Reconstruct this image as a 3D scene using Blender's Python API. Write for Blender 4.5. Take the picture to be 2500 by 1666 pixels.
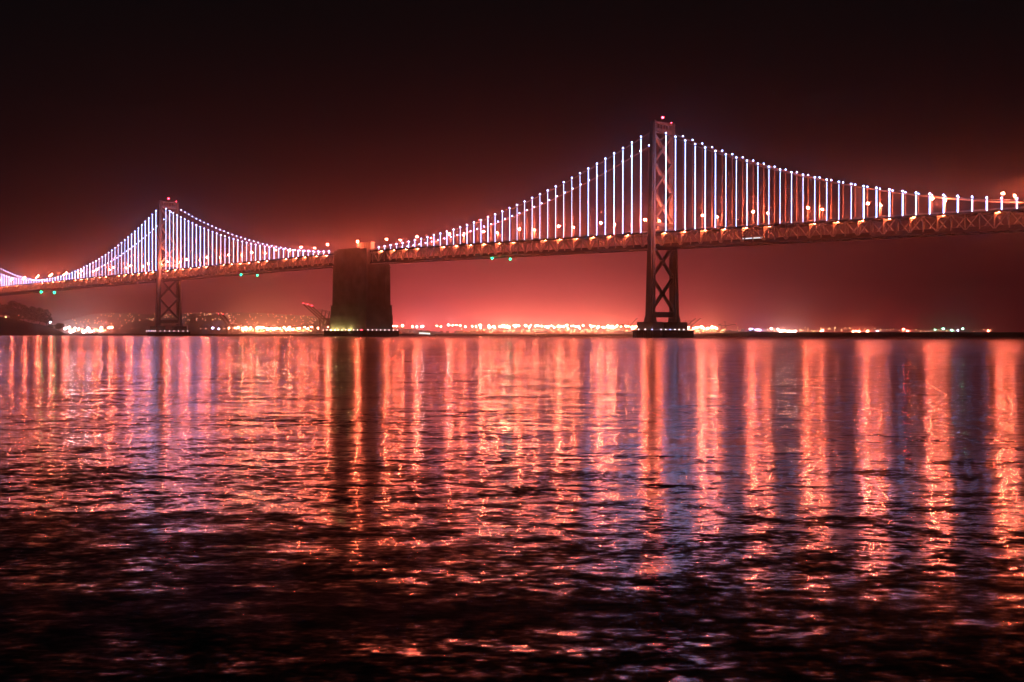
import bpy, math, random
import numpy as np
from mathutils import Vector, Matrix

random.seed(7)
rng = np.random.default_rng(7)
sc = bpy.context.scene
for o in list(bpy.data.objects):
    bpy.data.objects.remove(o)

# ------------------------------------------------------------------ camera
F = 3000.0          # focal length in pixels of the 2500 px wide photograph
CAMH = 1.5          # metres above the water
HOR = 819.0         # horizon row in the photograph
cd = bpy.data.cameras.new('camera')
cd.sensor_width = 36.0
cd.lens = 36.0 * F / 2500.0
cd.clip_start = 0.1
cd.clip_end = 60000
cam = bpy.data.objects.new('camera', cd)
sc.collection.objects.link(cam)
cam.location = (0, 0, CAMH)
pitch = -math.atan((833 - HOR) / F)
cam.rotation_euler = (Matrix.Rotation(math.radians(90) + pitch, 4, 'X') @ Matrix.Rotation(math.radians(0.09), 4, 'Z')).to_euler()
sc.camera = cam

# ------------------------------------------------------------------ render / view
sc.render.engine = 'CYCLES'
sc.view_settings.view_transform = 'Standard'
sc.view_settings.look = 'None'
sc.view_settings.gamma = 1.0
sc.view_settings.exposure = 0.0
sc.view_settings.use_curve_mapping = False
cy = sc.cycles
cy.use_denoising = True
cy.denoiser = 'OPENIMAGEDENOISE'
cy.denoising_input_passes = 'RGB_ALBEDO_NORMAL'
cy.use_adaptive_sampling = False
cy.use_light_tree = True
cy.max_bounces = 4
cy.diffuse_bounces = 1
cy.glossy_bounces = 2
cy.transmission_bounces = 2
cy.volume_bounces = 0
cy.transparent_max_bounces = 8
cy.caustics_reflective = False
cy.caustics_refractive = False
cy.sample_clamp_indirect = 4.0
cy.sample_clamp_direct = 350.0

# ------------------------------------------------------------------ world: night sky with the city's glow
def build_world():
    w = bpy.data.worlds.new('World')
    sc.world = w
    w.use_nodes = True
    nt = w.node_tree
    nt.nodes.clear()
    N = nt.nodes.new
    L = nt.links.new
    out = N('ShaderNodeOutputWorld')
    tc = N('ShaderNodeTexCoord')
    sep = N('ShaderNodeSeparateXYZ')
    L(tc.outputs['Generated'], sep.inputs[0])

    def m(op, a, b=None, c=None):
        n = N('ShaderNodeMath')
        n.operation = op
        for i, v in enumerate((a, b, c)):
            if v is None:
                continue
            if isinstance(v, (int, float)):
                n.inputs[i].default_value = v
            else:
                L(v, n.inputs[i])
        return n.outputs[0]
    el = m('MULTIPLY', m('ARCSINE', sep.outputs['Z']), 57.2958)
    el = m('MAXIMUM', el, 0.0)
    az = m('MULTIPLY', m('ARCTAN2', sep.outputs['X'], sep.outputs['Y']), 57.2958)

    def glow(e_scale, a0, aw, floor):
        e = m('EXPONENT', m('MULTIPLY', el, -1.0 / e_scale))
        d = m('DIVIDE', m('SUBTRACT', az, a0), aw)
        g = m('EXPONENT', m('MULTIPLY', m('MULTIPLY', d, d), -1.0))
        g = m('MULTIPLY_ADD', g, 1.0 - floor, floor)
        return m('MULTIPLY', e, g)

    def col(fac, rgb):
        n = N('ShaderNodeVectorMath')
        n.operation = 'SCALE'
        n.inputs[0].default_value = rgb
        L(fac, n.inputs['Scale'])
        return n.outputs[0]

    def add(a, b):
        n = N('ShaderNodeVectorMath')
        n.operation = 'ADD'
        L(a, n.inputs[0])
        L(b, n.inputs[1])
        return n.outputs[0]
    core = col(glow(1.45, 0.0, 9.6, 0.0), GLOW_CORE)
    wide = col(glow(3.1, 1.0, 26.0, 0.35), GLOW_WIDE)
    base = col(m('EXPONENT', m('MULTIPLY', el, -1 / 14.0)), (0.0016, 0.0006, 0.0014))
    nt_base = N('ShaderNodeVectorMath')
    nt_base.operation = 'ADD'
    L(base, nt_base.inputs[0])
    nt_base.inputs[1].default_value = (0.0004, 0.0016, 0.0018)
    nz = N('ShaderNodeTexNoise')
    nz.inputs['Scale'].default_value = 1.0
    nz.inputs['Detail'].default_value = 4
    st = N('ShaderNodeVectorMath')
    st.operation = 'MULTIPLY'
    L(tc.outputs['Generated'], st.inputs[0])
    st.inputs[1].default_value = (5.0, 5.0, 22.0)
    L(st.outputs[0], nz.inputs['Vector'])
    uneven = m('MULTIPLY_ADD', nz.outputs['Fac'], 0.9, 0.55)
    sc_ = N('ShaderNodeVectorMath')
    sc_.operation = 'SCALE'
    L(add(core, wide), sc_.inputs[0])
    L(uneven, sc_.inputs['Scale'])
    tot = add(sc_.outputs[0], nt_base.outputs[0])
    bg = N('ShaderNodeBackground')
    L(tot, bg.inputs['Color'])
    bg.inputs['Strength'].default_value = 1.0
    # the last of the daylight: a Nishita sky with the sun well under the horizon
    sky = N('ShaderNodeTexSky')
    sky.sky_type = 'NISHITA'
    sky.sun_disc = False
    sky.sun_elevation = math.radians(-4.0)
    sky.sun_rotation = math.radians(200)
    bg2 = N('ShaderNodeBackground')
    L(sky.outputs[0], bg2.inputs['Color'])
    bg2.inputs['Strength'].default_value = 0.002
    ad = N('ShaderNodeAddShader')
    L(bg.outputs[0], ad.inputs[0])
    L(bg2.outputs[0], ad.inputs[1])
    L(ad.outputs[0], out.inputs['Surface'])

GLOW_CORE = (2.6, 0.30, 0.33)
GLOW_WIDE = (0.15, 0.010, 0.012)
build_world()

# a faint moon, the only distant lamp
sd = bpy.data.lights.new('moon', 'SUN')
sd.energy = 0.012
sd.color = (1.0, 0.8, 0.7)
sd.angle = math.radians(0.6)
so = bpy.data.objects.new('moon', sd)
sc.collection.objects.link(so)
so.rotation_euler = (math.radians(55), 0, math.radians(-25))

# ------------------------------------------------------------------ bridge frame of reference
# s runs along the bridge (0 at the nearer tower, growing towards the right), n across it away from the camera
X0, Y0 = 106.0, 919.5
DX, DY = 0.6881, -0.7256
NX, NY = 0.7256, 0.6881
ROT = math.atan2(DY, DX)
S_T1, S_T2 = 0.0, -767.0
S_A0, S_A1 = -407.0, -351.0
S_MIN, S_MAX = -1340.0, 345.0

def P(s, n, z):
    return Vector((X0 + DX * s + NX * n, Y0 + DY * s + NY * n, z))

def deck(s):            # height of the upper deck's top chord
    x = s + 379.0
    return 82.7 - 0.0112 * (math.sqrt(x * x + 1e4) - 100.0)

def cable(s):
    zt, zm, za = 155.4, 77.2, 83.4
    if s > 0:
        return zm + (zt - zm) * ((352 - s) / 352) ** 2
    if s < S_T2:
        return zm + (zt - zm) * ((s + 767 + 352) / 352) ** 2
    if s > S_A1:
        t = s / S_A1
    elif s < S_A0:
        t = (s - S_T2) / (S_A0 - S_T2)
        t = min(max(t, 0), 1)
    else:
        return za
    return zt + (za - zt) * t - 4 * 16.2 * t * (1 - t)

def px(x, y, Y):        # pixel of the photograph at depth Y -> world point
    return Vector(((x - 1250) / F * Y, Y, CAMH + (HOR - y) / F * Y))

# ------------------------------------------------------------------ materials
MAT = {}
def principled(name, rgb, rough=0.6, metal=0.0, noise=0.0, nscale=1.0, spec=0.5):
    m = bpy.data.materials.new(name)
    m.use_nodes = True
    nt = m.node_tree
    b = nt.nodes['Principled BSDF']
    b.inputs['Roughness'].default_value = rough
    b.inputs['Metallic'].default_value = metal
    b.inputs['Specular IOR Level'].default_value = spec
    if noise > 0:
        tc = nt.nodes.new('ShaderNodeTexCoord')
        nz = nt.nodes.new('ShaderNodeTexNoise')
        nz.inputs['Scale'].default_value = nscale
        nz.inputs['Detail'].default_value = 4
        rp = nt.nodes.new('ShaderNodeMix')
        rp.data_type = 'RGBA'
        nt.links.new(tc.outputs['Object'], nz.inputs['Vector'])
        nt.links.new(nz.outputs['Fac'], rp.inputs['Factor'])
        rp.inputs['A'].default_value = tuple(c * (1 - noise) for c in rgb) + (1,)
        rp.inputs['B'].default_value = tuple(min(1, c * (1 + noise)) for c in rgb) + (1,)
        nt.links.new(rp.outputs['Result'], b.inputs['Base Color'])
    else:
        b.inputs['Base Color'].default_value = tuple(rgb) + (1,)
    MAT[name] = m
    return m

def emit(name, rgb, strength, sample=True):
    m = bpy.data.materials.new(name)
    m.use_nodes = True
    nt = m.node_tree
    nt.nodes.clear()
    e = nt.nodes.new('ShaderNodeEmission')
    e.inputs['Color'].default_value = tuple(rgb) + (1,)
    e.inputs['Strength'].default_value = strength
    o = nt.nodes.new('ShaderNodeOutputMaterial')
    nt.links.new(e.outputs[0], o.inputs['Surface'])
    m.cycles.emission_sampling = 'FRONT' if sample else 'NONE'
    MAT[name] = m
    return m

principled('steel', (0.34, 0.33, 0.31), 0.55, 0.0, 0.25, 0.15)
principled('dark_steel', (0.055, 0.052, 0.05), 0.6, 0.0, 0.3, 0.2)
principled('cable_paint', (0.36, 0.33, 0.28), 0.5, 0.0, 0.2, 0.3)
principled('asphalt', (0.05, 0.05, 0.05), 0.9)
principled('timber', (0.07, 0.055, 0.045), 0.85, 0.0, 0.4, 0.4)
principled('pale_paint', (0.75, 0.72, 0.68), 0.5)
principled('crane_paint', (0.16, 0.06, 0.04), 0.5)
principled('hull_paint', (0.25, 0.26, 0.28), 0.4)
principled('soil', (0.03, 0.03, 0.02), 0.95, 0.0, 0.5, 0.02)
principled('rock', (0.10, 0.09, 0.08), 0.95, 0.0, 0.5, 0.03)
principled('foliage', (0.045, 0.06, 0.025), 0.8, 0.0, 0.4, 0.3)
principled('bark', (0.06, 0.045, 0.035), 0.9)
principled('shed_paint', (0.32, 0.30, 0.27), 0.7, 0.0, 0.3, 0.05)
principled('container_red', (0.35, 0.10, 0.06), 0.6)
principled('container_blue', (0.08, 0.14, 0.28), 0.6)
principled('glass_dark', (0.02, 0.02, 0.025), 0.1)

ORANGE = (1.0, 0.17, 0.075)
emit('sodium', (1.0, 0.138, 0.062), 2700.0)
emit('sodium_low', (1.0, 0.14, 0.05), 1500.0)
emit('led_bright', (0.34, 0.48, 1.0), 9.5, False)
emit('led_mid', (0.38, 0.52, 1.0), 7.0, False)
emit('led_soft', (0.50, 0.60, 0.95), 5.5, False)
emit('led_cap', (0.30, 0.42, 1.0), 26.0, False)
emit('fender_white', (1.0, 0.7, 0.75), 8.0, False)
emit('fender_blue', (0.45, 0.5, 1.0), 8.0, False)
emit('added_base_glow', (0.80, 0.66, 0.22), 3500.0)  # for the lamps added at the anchorage foot to brighten its wall
emit('beacon_red', (1.0, 0.02, 0.04), 90.0, False)
emit('nav_green', (0.0, 0.8, 0.25), 40.0, False)
emit('port_gold', (1.0, 0.26, 0.13), 330.0)
emit('port_white', (1.0, 0.6, 0.6), 240.0)
emit('port_orange', (1.0, 0.15, 0.08), 420.0)
emit('port_blue', (0.35, 0.45, 1.0), 80.0)
emit('port_green', (0.25, 0.9, 0.55), 50.0)
emit('port_red', (1.0, 0.07, 0.05), 130.0)
emit('dot_warm', (1.0, 0.36, 0.22), 7.0, False)
emit('dot_gold', (1.0, 0.48, 0.16), 8.0, False)
emit('yard_warm', (1.0, 0.4, 0.2), 16.0, False)
emit('yard_gold', (1.0, 0.55, 0.2), 18.0, False)
emit('window_light', (0.9, 1.0, 0.92), 6.0, False)
emit('bus_light', (0.75, 0.95, 1.0), 1.3, False)

def concrete():
    m = bpy.data.materials.new('concrete')
    m.use_nodes = True
    nt = m.node_tree
    b = nt.nodes['Principled BSDF']
    b.inputs['Roughness'].default_value = 0.85
    tc = nt.nodes.new('ShaderNodeTexCoord')
    mp = nt.nodes.new('ShaderNodeMapping')
    mp.inputs['Scale'].default_value = (0.12, 0.12, 0.11)
    nz = nt.nodes.new('ShaderNodeTexNoise')
    nz.inputs['Scale'].default_value = 1.0
    nz.inputs['Detail'].default_value = 5
    rp = nt.nodes.new('ShaderNodeValToRGB')
    rp.color_ramp.elements[0].position = 0.3
    rp.color_ramp.elements[0].color = (0.17, 0.15, 0.12, 1)
    rp.color_ramp.elements[1].position = 0.75
    rp.color_ramp.elements[1].color = (0.28, 0.25, 0.21, 1)
    nt.links.new(tc.outputs['Object'], mp.inputs['Vector'])
    nt.links.new(mp.outputs[0], nz.inputs['Vector'])
    nt.links.new(nz.outputs['Fac'], rp.inputs['Fac'])
    nt.links.new(rp.outputs[0], b.inputs['Base Color'])
    MAT['concrete'] = m
concrete()

# ------------------------------------------------------------------ mesh helpers
class MB:
    def __init__(self):
        self.v, self.f = [], []
    def hexa(self, pts):           # 8 points: bottom 4 (ccw), top 4
        k = len(self.v)
        self.v += [tuple(p) for p in pts]
        self.f += [(k, k+3, k+2, k+1), (k+4, k+5, k+6, k+7), (k, k+1, k+5, k+4), (k+1, k+2, k+6, k+5), (k+2, k+3, k+7, k+6), (k+3, k, k+4, k+7)]
        return self
    def box(self, x0, x1, y0, y1, z0, z1):
        return self.hexa([(x0,y0,z0),(x1,y0,z0),(x1,y1,z0),(x0,y1,z0),(x0,y0,z1),(x1,y0,z1),(x1,y1,z1),(x0,y1,z1)])
    def bar(self, a, b, w, h, up=(0,0,1)):     # rectangular bar from a to b
        a, b = Vector(a), Vector(b)
        d = (b - a).normalized()
        u = Vector(up)
        if abs(d.dot(u)) > 0.98:
            u = Vector((1, 0, 0))
        r = d.cross(u).normalized()
        u = r.cross(d).normalized()
        r *= w / 2
        u *= h / 2
        return self.hexa([a-r-u, a+r-u, b+r-u, b-r-u, a-r+u, a+r+u, b+r+u, b-r+u])
    def tube(self, pts, rad, k=6):
        base = len(self.v)
        pts = [Vector(p) for p in pts]
        n = len(pts)
        for i, p in enumerate(pts):
            d = (pts[min(i+1, n-1)] - pts[max(i-1, 0)]).normalized()
            u = Vector((0, 0, 1)) if abs(d.z) < 0.95 else Vector((1, 0, 0))
            r = d.cross(u).normalized()
            u = r.cross(d)
            rr = rad[i] if isinstance(rad, (list, tuple)) else rad
            for j in range(k):
                t = 2 * math.pi * j / k
                self.v.append(tuple(p + (r * math.cos(t) + u * math.sin(t)) * rr))
        for i in range(n - 1):
            for j in range(k):
                a = base + i*k + j
                b = base + i*k + (j+1) % k
                self.f.append((a, b, b + k, a + k))
        self.f.append(tuple(base + j for j in range(k))[::-1])
        self.f.append(tuple(base + (n-1)*k + j for j in range(k)))
        return self
    def ball(self, c, r, nu=8, nv=5, sz=1.0):
        base = len(self.v)
        c = Vector(c)
        self.v.append(tuple(c + Vector((0, 0, r*sz))))
        for i in range(1, nv):
            t = math.pi * i / nv
            for j in range(nu):
                a = 2 * math.pi * j / nu
                self.v.append(tuple(c + Vector((r*math.sin(t)*math.cos(a), r*math.sin(t)*math.sin(a), r*sz*math.cos(t)))))
        self.v.append(tuple(c - Vector((0, 0, r*sz))))
        for j in range(nu):
            self.f.append((base, base+1+j, base+1+(j+1) % nu))
        for i in range(nv - 2):
            for j in range(nu):
                a = base + 1 + i*nu + j
                b = base + 1 + i*nu + (j+1) % nu
                self.f.append((a, a+nu, b+nu, b))
        last = len(self.v) - 1
        o = base + 1 + (nv-2)*nu
        for j in range(nu):
            self.f.append((o+j, last, o+(j+1) % nu))
        return self
    def prism(self, poly, z0, z1, poly1=None):
        k = len(self.v)
        m = len(poly)
        q = poly1 or poly
        self.v += [(x, y, z0) for x, y in poly] + [(x, y, z1) for x, y in q]
        self.f.append(tuple(range(k, k+m))[::-1])
        self.f.append(tuple(range(k+m, k+2*m)))
        for i in range(m):
            j = (i+1) % m
            self.f.append((k+i, k+j, k+m+j, k+m+i))
        return self
    def mesh(self, name, mat, smooth=False):
        me = bpy.data.meshes.new(name)
        me.from_pydata(self.v, [], self.f)
        me.materials.append(MAT[mat])
        if smooth:
            me.shade_smooth()
        me.update()
        return me
    def obj(self, name, mat, parent=None, smooth=False):
        return link(name, self.mesh(name, mat, smooth), parent)

def link(name, data, parent=None, loc=None, rz=None, scale=None):
    o = bpy.data.objects.new(name, data)
    sc.collection.objects.link(o)
    if parent is not None:
        o.parent = parent
        pl = PARENT_INV.get(parent.name)
        if pl is not None:
            o.matrix_parent_inverse = pl
    if loc is not None:
        o.location = loc
    if rz is not None:
        o.rotation_euler = (0, 0, rz)
    if scale is not None:
        o.scale = scale
    return o

PARENT_INV = {}
def sub(o):
    """Let children of part o give the same coordinates as o itself."""
    M = Matrix.Translation(o.location) @ o.rotation_euler.to_matrix().to_4x4() @ Matrix.Diagonal(o.scale).to_4x4()
    PARENT_INV[o.name] = M.inverted()
    return o
def tag(o, label=None, cat=None, group=None, kind=None):
    if label:
        o['label'] = label
    if cat:
        o['category'] = cat
    if group:
        o['group'] = group
    if kind:
        o['kind'] = kind
    return o

def thing(name, loc, label, cat, group=None, rz=0.0, world=True):
    """Empty at the thing's base; with world=True children give world coordinates."""
    o = bpy.data.objects.new(name, None)
    sc.collection.objects.link(o)
    o.location = loc
    o.rotation_euler = (0, 0, rz)
    o.empty_display_size = 1.0
    tag(o, label, cat, group)
    if world:
        PARENT_INV[o.name] = (Matrix.Translation(Vector(loc)) @ Matrix.Rotation(rz, 4, 'Z')).inverted()
    return o

def ordinal(k):
    tens = ('', '', 'twenty', 'thirty', 'forty', 'fifty')
    return ORD[k] if k < 20 else tens[(k + 1) // 10] + ('ieth' if (k + 1) % 10 == 0 else '-' + ORD[(k + 1) % 10 - 1]).replace('yieth', 'ieth') if (k + 1) % 10 else tens[(k + 1) // 10][:-1] + 'ieth'
ORD = ['first','second','third','fourth','fifth','sixth','seventh','eighth','ninth','tenth','eleventh','twelfth','thirteenth','fourteenth','fifteenth','sixteenth','seventeenth','eighteenth','nineteenth','twentieth']

# ------------------------------------------------------------------ water
def build_water():
    xs = np.concatenate([[-30000, -9000, -3000, -1000, -400, -180, -120], np.linspace(-85, 85, 486), [120, 180, 400, 1000, 3000, 9000, 30000]])
    ys = [-3000.0, -400.0, -60.0, -15.0, 0.0]
    y = 2.0
    while y < 170:
        ys.append(y)
        y += max(0.07, 0.011 * y)
    ys += [190, 230, 300, 450, 700, 1100, 2000, 4000, 9000, 20000, 45000]
    ys = np.array(ys)
    X, Y = np.meshgrid(xs, ys)
    Z = np.zeros_like(X)
    r = np.random.default_rng(3)
    for lam, amp, cnt in ((9.0, 0.0020, 5), (4.5, 0.0020, 7), (2.2, 0.0016, 9), (1.2, 0.0013, 9)):
        for i in range(cnt):
            l = lam * r.uniform(0.75, 1.3)
            th = math.radians(r.normal(96, 20))
            k = 2 * math.pi / l
            a = amp / math.sqrt(cnt) * 1.4 * r.uniform(0.6, 1.4)
            Z += a * np.sin(k * (X * math.cos(th) + Y * math.sin(th)) + r.uniform(0, 6.28))
    fade = np.clip((150 - Y) / 70, 0, 1) * np.clip((84 - np.abs(X)) / 10, 0, 1) * np.clip((Y - 0.5) / 2, 0, 1)
    Z *= fade
    ny, nx = X.shape
    v = np.stack([X.ravel(), Y.ravel(), Z.ravel()], 1)
    idx = np.arange(ny * nx).reshape(ny, nx)
    q = np.stack([idx[:-1, :-1].ravel(), idx[:-1, 1:].ravel(), idx[1:, 1:].ravel(), idx[1:, :-1].ravel()], 1)
    me = bpy.data.meshes.new('water')
    me.vertices.add(len(v))
    me.vertices.foreach_set('co', v.ravel())
    me.loops.add(q.size)
    me.loops.foreach_set('vertex_index', q.ravel().astype(np.int32))
    me.polygons.add(len(q))
    me.polygons.foreach_set('loop_start', np.arange(0, q.size, 4, dtype=np.int32))
    me.update(calc_edges=True)
    me.shade_smooth()

    m = bpy.data.materials.new('water')
    m.use_nodes = True
    nt = m.node_tree
    N = nt.nodes.new
    Lk = nt.links.new
    b = nt.nodes['Principled BSDF']
    b.inputs['Base Color'].default_value = (0.004, 0.006, 0.008, 1)
    b.inputs['IOR'].default_value = 1.333
    b.inputs['Roughness'].default_value = 0.095
    geo = N('ShaderNodeNewGeometry')

    def vm(op, a, bb=None, s=None):
        n = N('ShaderNodeVectorMath')
        n.operation = op
        for i, t in enumerate((a, bb)):
            if t is None:
                continue
            if isinstance(t, tuple):
                n.inputs[i].default_value = t
            else:
                Lk(t, n.inputs[i])
        if s is not None:
            if isinstance(s, (int, float)):
                n.inputs['Scale'].default_value = s
            else:
                Lk(s, n.inputs['Scale'])
        return n.outputs[0]

    def ripple(scale, stretch, detail, amp, rough=0.55):
        mp = vm('MULTIPLY', geo.outputs['Position'], (scale * stretch, scale, 0.0))
        nz = N('ShaderNodeTexNoise')
        nz.inputs['Scale'].default_value = 1.0
        nz.inputs['Detail'].default_value = detail
        nz.inputs['Roughness'].default_value = rough
        Lk(mp, nz.inputs['Vector'])
        c = vm('SUBTRACT', nz.outputs['Color'], (0.5, 0.5, 0.5))
        return vm('MULTIPLY', c, amp)
    r1 = ripple(1.0, 0.45, 1.0, (0.012, 0.045, 0.0))
    r2 = ripple(4.6, 0.6, 2.0, (0.045, 0.145, 0.0), 0.6)
    r3 = ripple(17.0, 0.7, 2.0, (0.05, 0.15, 0.0), 0.6)
    tot = vm('ADD', vm('ADD', r1, r2), r3)
    # gusty and calmer patches
    pn = N('ShaderNodeTexNoise')
    pn.inputs['Scale'].default_value = 1.0
    pn.inputs['Detail'].default_value = 2
    Lk(vm('MULTIPLY', geo.outputs['Position'], (0.10, 0.32, 0.0)), pn.inputs['Vector'])
    mr = N('ShaderNodeMapRange')
    mr.inputs['From Min'].default_value = 0.3
    mr.inputs['From Max'].default_value = 0.7
    mr.inputs['To Min'].default_value = 0.5
    mr.inputs['To Max'].default_value = 2.5
    Lk(pn.outputs['Fac'], mr.inputs['Value'])
    tot = vm('SCALE', tot, None, mr.outputs[0])
    # wind-ruffled water farther out, with a ragged near edge
    sp = N('ShaderNodeSeparateXYZ')
    Lk(geo.outputs['Position'], sp.inputs[0])
    en = N('ShaderNodeTexNoise')
    en.inputs['Scale'].default_value = 1.0
    en.inputs['Detail'].default_value = 3
    Lk(vm('MULTIPLY', geo.outputs['Position'], (0.02, 0.05, 0.0)), en.inputs['Vector'])
    ym = N('ShaderNodeMath')
    ym.operation = 'MULTIPLY_ADD'
    Lk(en.outputs['Fac'], ym.inputs[0])
    ym.inputs[1].default_value = 90.0
    Lk(sp.outputs['Y'], ym.inputs[2])
    rr_ = N('ShaderNodeMapRange')
    rr_.inputs['From Min'].default_value = 105.0
    rr_.inputs['From Max'].default_value = 175.0
    rr_.inputs['To Min'].default_value = 0.115
    rr_.inputs['To Max'].default_value = 0.175
    Lk(ym.outputs[0], rr_.inputs['Value'])
    Lk(rr_.outputs[0], b.inputs['Roughness'])
    nrm = vm('NORMALIZE', vm('ADD', geo.outputs['Normal'], tot))
    Lk(nrm, b.inputs['Normal'])
    me.materials.append(m)
    MAT['water'] = m
    o = link('water', me)
    tag(o, 'dark rippled bay water with long light reflections', None, None, 'structure')
build_water()

# ------------------------------------------------------------------ bridge towers
def leg_mesh(n_base, n_top, z0, z1, sgn, s0):
    """Cruciform, stepped, tapering leg in world coordinates."""
    b = MB()
    def ring(z, a, w, n):
        # cruciform outline in (s, n)
        ha, hw = a / 2, w / 2
        ia, iw = ha * 0.62, hw * 0.55
        pts = [(-ia, -hw), (ia, -hw), (ia, -iw), (ha, -iw), (ha, iw), (ia, iw), (ia, hw), (-ia, hw), (-ia, iw), (-ha, iw), (-ha, -iw), (-ia, -iw)]
        return [tuple(P(s0 + p, n + q, z)) for p, q in pts]
    levels = []
    for z in (z0, z0 + 2.2, z0 + 5.0, 45.0, 78.0, 110.0, 140.0, z1):
        t = (z - z0) / (z1 - z0)
        a = 7.6 + (4.3 - 7.6) * t ** 0.85
        w = 5.2 + (3.5 - 5.2) * t ** 0.85
        if z == z0:
            a, w = a + 2.2, w + 1.8
        elif z == z0 + 2.2:
            a, w = a + 1.3, w + 1.1
        levels.append(ring(z, a, w, n_base + (n_top - n_base) * t))
    k = 12
    for L in levels:
        b.v += L
    for i in range(len(levels) - 1):
        for j in range(k):
            p, q = i*k + j, i*k + (j+1) % k
            b.f.append((p, q, q + k, p + k))
    b.f.append(tuple(range(k))[::-1])
    b.f.append(tuple((len(levels)-1)*k + j for j in range(k)))
    return b

def build_tower(s0, label, name='bridge_tower'):
    t = thing(name, P(s0, 10, 0), label, 'bridge tower', 'steel towers of the suspension bridge')
    zb, zt = 11.6, 160.5
    nf0, nf1, nb0, nb1 = -4.0, -1.0, 24.2, 21.0
    leg_mesh(nf0, nf1, zb, zt, -1, s0).obj('leg', 'steel', t)
    leg_mesh(nb0, nb1, zb, zt, 1, s0).obj('leg', 'steel', t)
    def nn(z, front):
        u = (z - zb) / (zt - zb)
        return (nf0 + (nf1 - nf0) * u + 1.2) if front else (nb0 + (nb1 - nb0) * u - 1.2)
    nodes = [(152.5, 131.3), (131.3, 109.5), (109.5, 87.0), (69.0, 45.0), (45.0, 20.5)]
    for i, (za, zc) in enumerate(nodes):
        for k in (0, 1):
            a = P(s0, nn(za, k == 0), za)
            c = P(s0, nn(zc, k == 1), zc)
            MB().bar(a, c, 2.4 if k else 2.1, 1.7).obj('diagonal_brace', 'steel', t)
        mid = P(s0, 10, (za + zc) / 2)
        b = MB()
        g = Vector((NX, NY, 0))
        dd = Vector((DX, DY, 0)) * 1.35
        h = Vector((0, 0, 1))
        pts = [mid + g*2.0, mid + h*2.4, mid - g*2.0, mid - h*2.4]
        b.hexa([p - dd for p in pts] + [p + dd for p in pts])
        b.obj('gusset_plate', 'steel', t)
    for z, hh in ((17.2, 4.0), (71.5, 3.4), (85.0, 2.2)):
        MB().bar(P(s0, nn(z, True), z), P(s0, nn(z, False), z), 3.2, hh).obj('cross_strut', 'steel', t)
    # top portal: upper and lower beams with openings between small posts
    MB().bar(P(s0, nn(155.2, True), 155.2), P(s0, nn(155.2, False), 155.2), 3.0, 3.0).obj('portal_beam', 'steel', t)
    MB().bar(P(s0, -1.5, 161.2), P(s0, 21.5, 161.2), 3.4, 1.3).obj('portal_beam', 'steel', t)
    for k in range(5):
        n = 3.2 + k * 3.4
        MB().bar(P(s0, n, 156.6), P(s0, n, 160.7), 1.2, 1.0).obj('portal_post', 'steel', t)
    for n in (-0.8, 20.8):
        MB().prism([tuple(P(s0 + a, n + c, 0))[:2] for a, c in ((-2.6, -1.4), (2.6, -1.4), (2.6, 1.4), (-2.6, 1.4))], 160.52, 162.6,
                   [tuple(P(s0 + a, n + c, 0))[:2] for a, c in ((-1.7, -1.0), (1.7, -1.0), (1.7, 1.0), (-1.7, 1.0))]).obj('saddle_housing', 'steel', t)
    # beacons
    m = MB().tube([P(s0, 10.0, 161.8), P(s0, 10.0, 165.2)], 0.35).obj('beacon_mast', 'dark_steel', t)
    sub(m)
    MB().ball(P(s0, 10.0, 165.7), 0.75).obj('beacon_lamp', 'beacon_red', m)
    MB().ball(P(s0, 20.2, 163.0), 0.28).obj('beacon_lamp', 'beacon_red', t)
    # pedestals
    for n, nm in ((nf0, 'f'), (nb0, 'b')):
        MB().prism([tuple(P(s0 + a, n + c, 0))[:2] for a, c in ((-8.2, -7.0), (8.2, -7.0), (8.2, 7.0), (-8.2, 7.0))], -2.0, 11.65,
                   [tuple(P(s0 + a, n + c, 0))[:2] for a, c in ((-7.6, -6.2), (7.6, -6.2), (7.6, 6.2), (-7.6, 6.2))]).obj('pedestal', 'concrete', t)
    return t

build_tower(S_T1, 'tall nearer steel bridge tower with X bracing, right of the concrete anchorage')
build_tower(S_T2, 'smaller farther steel bridge tower with X bracing, left of the concrete anchorage')

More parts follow.
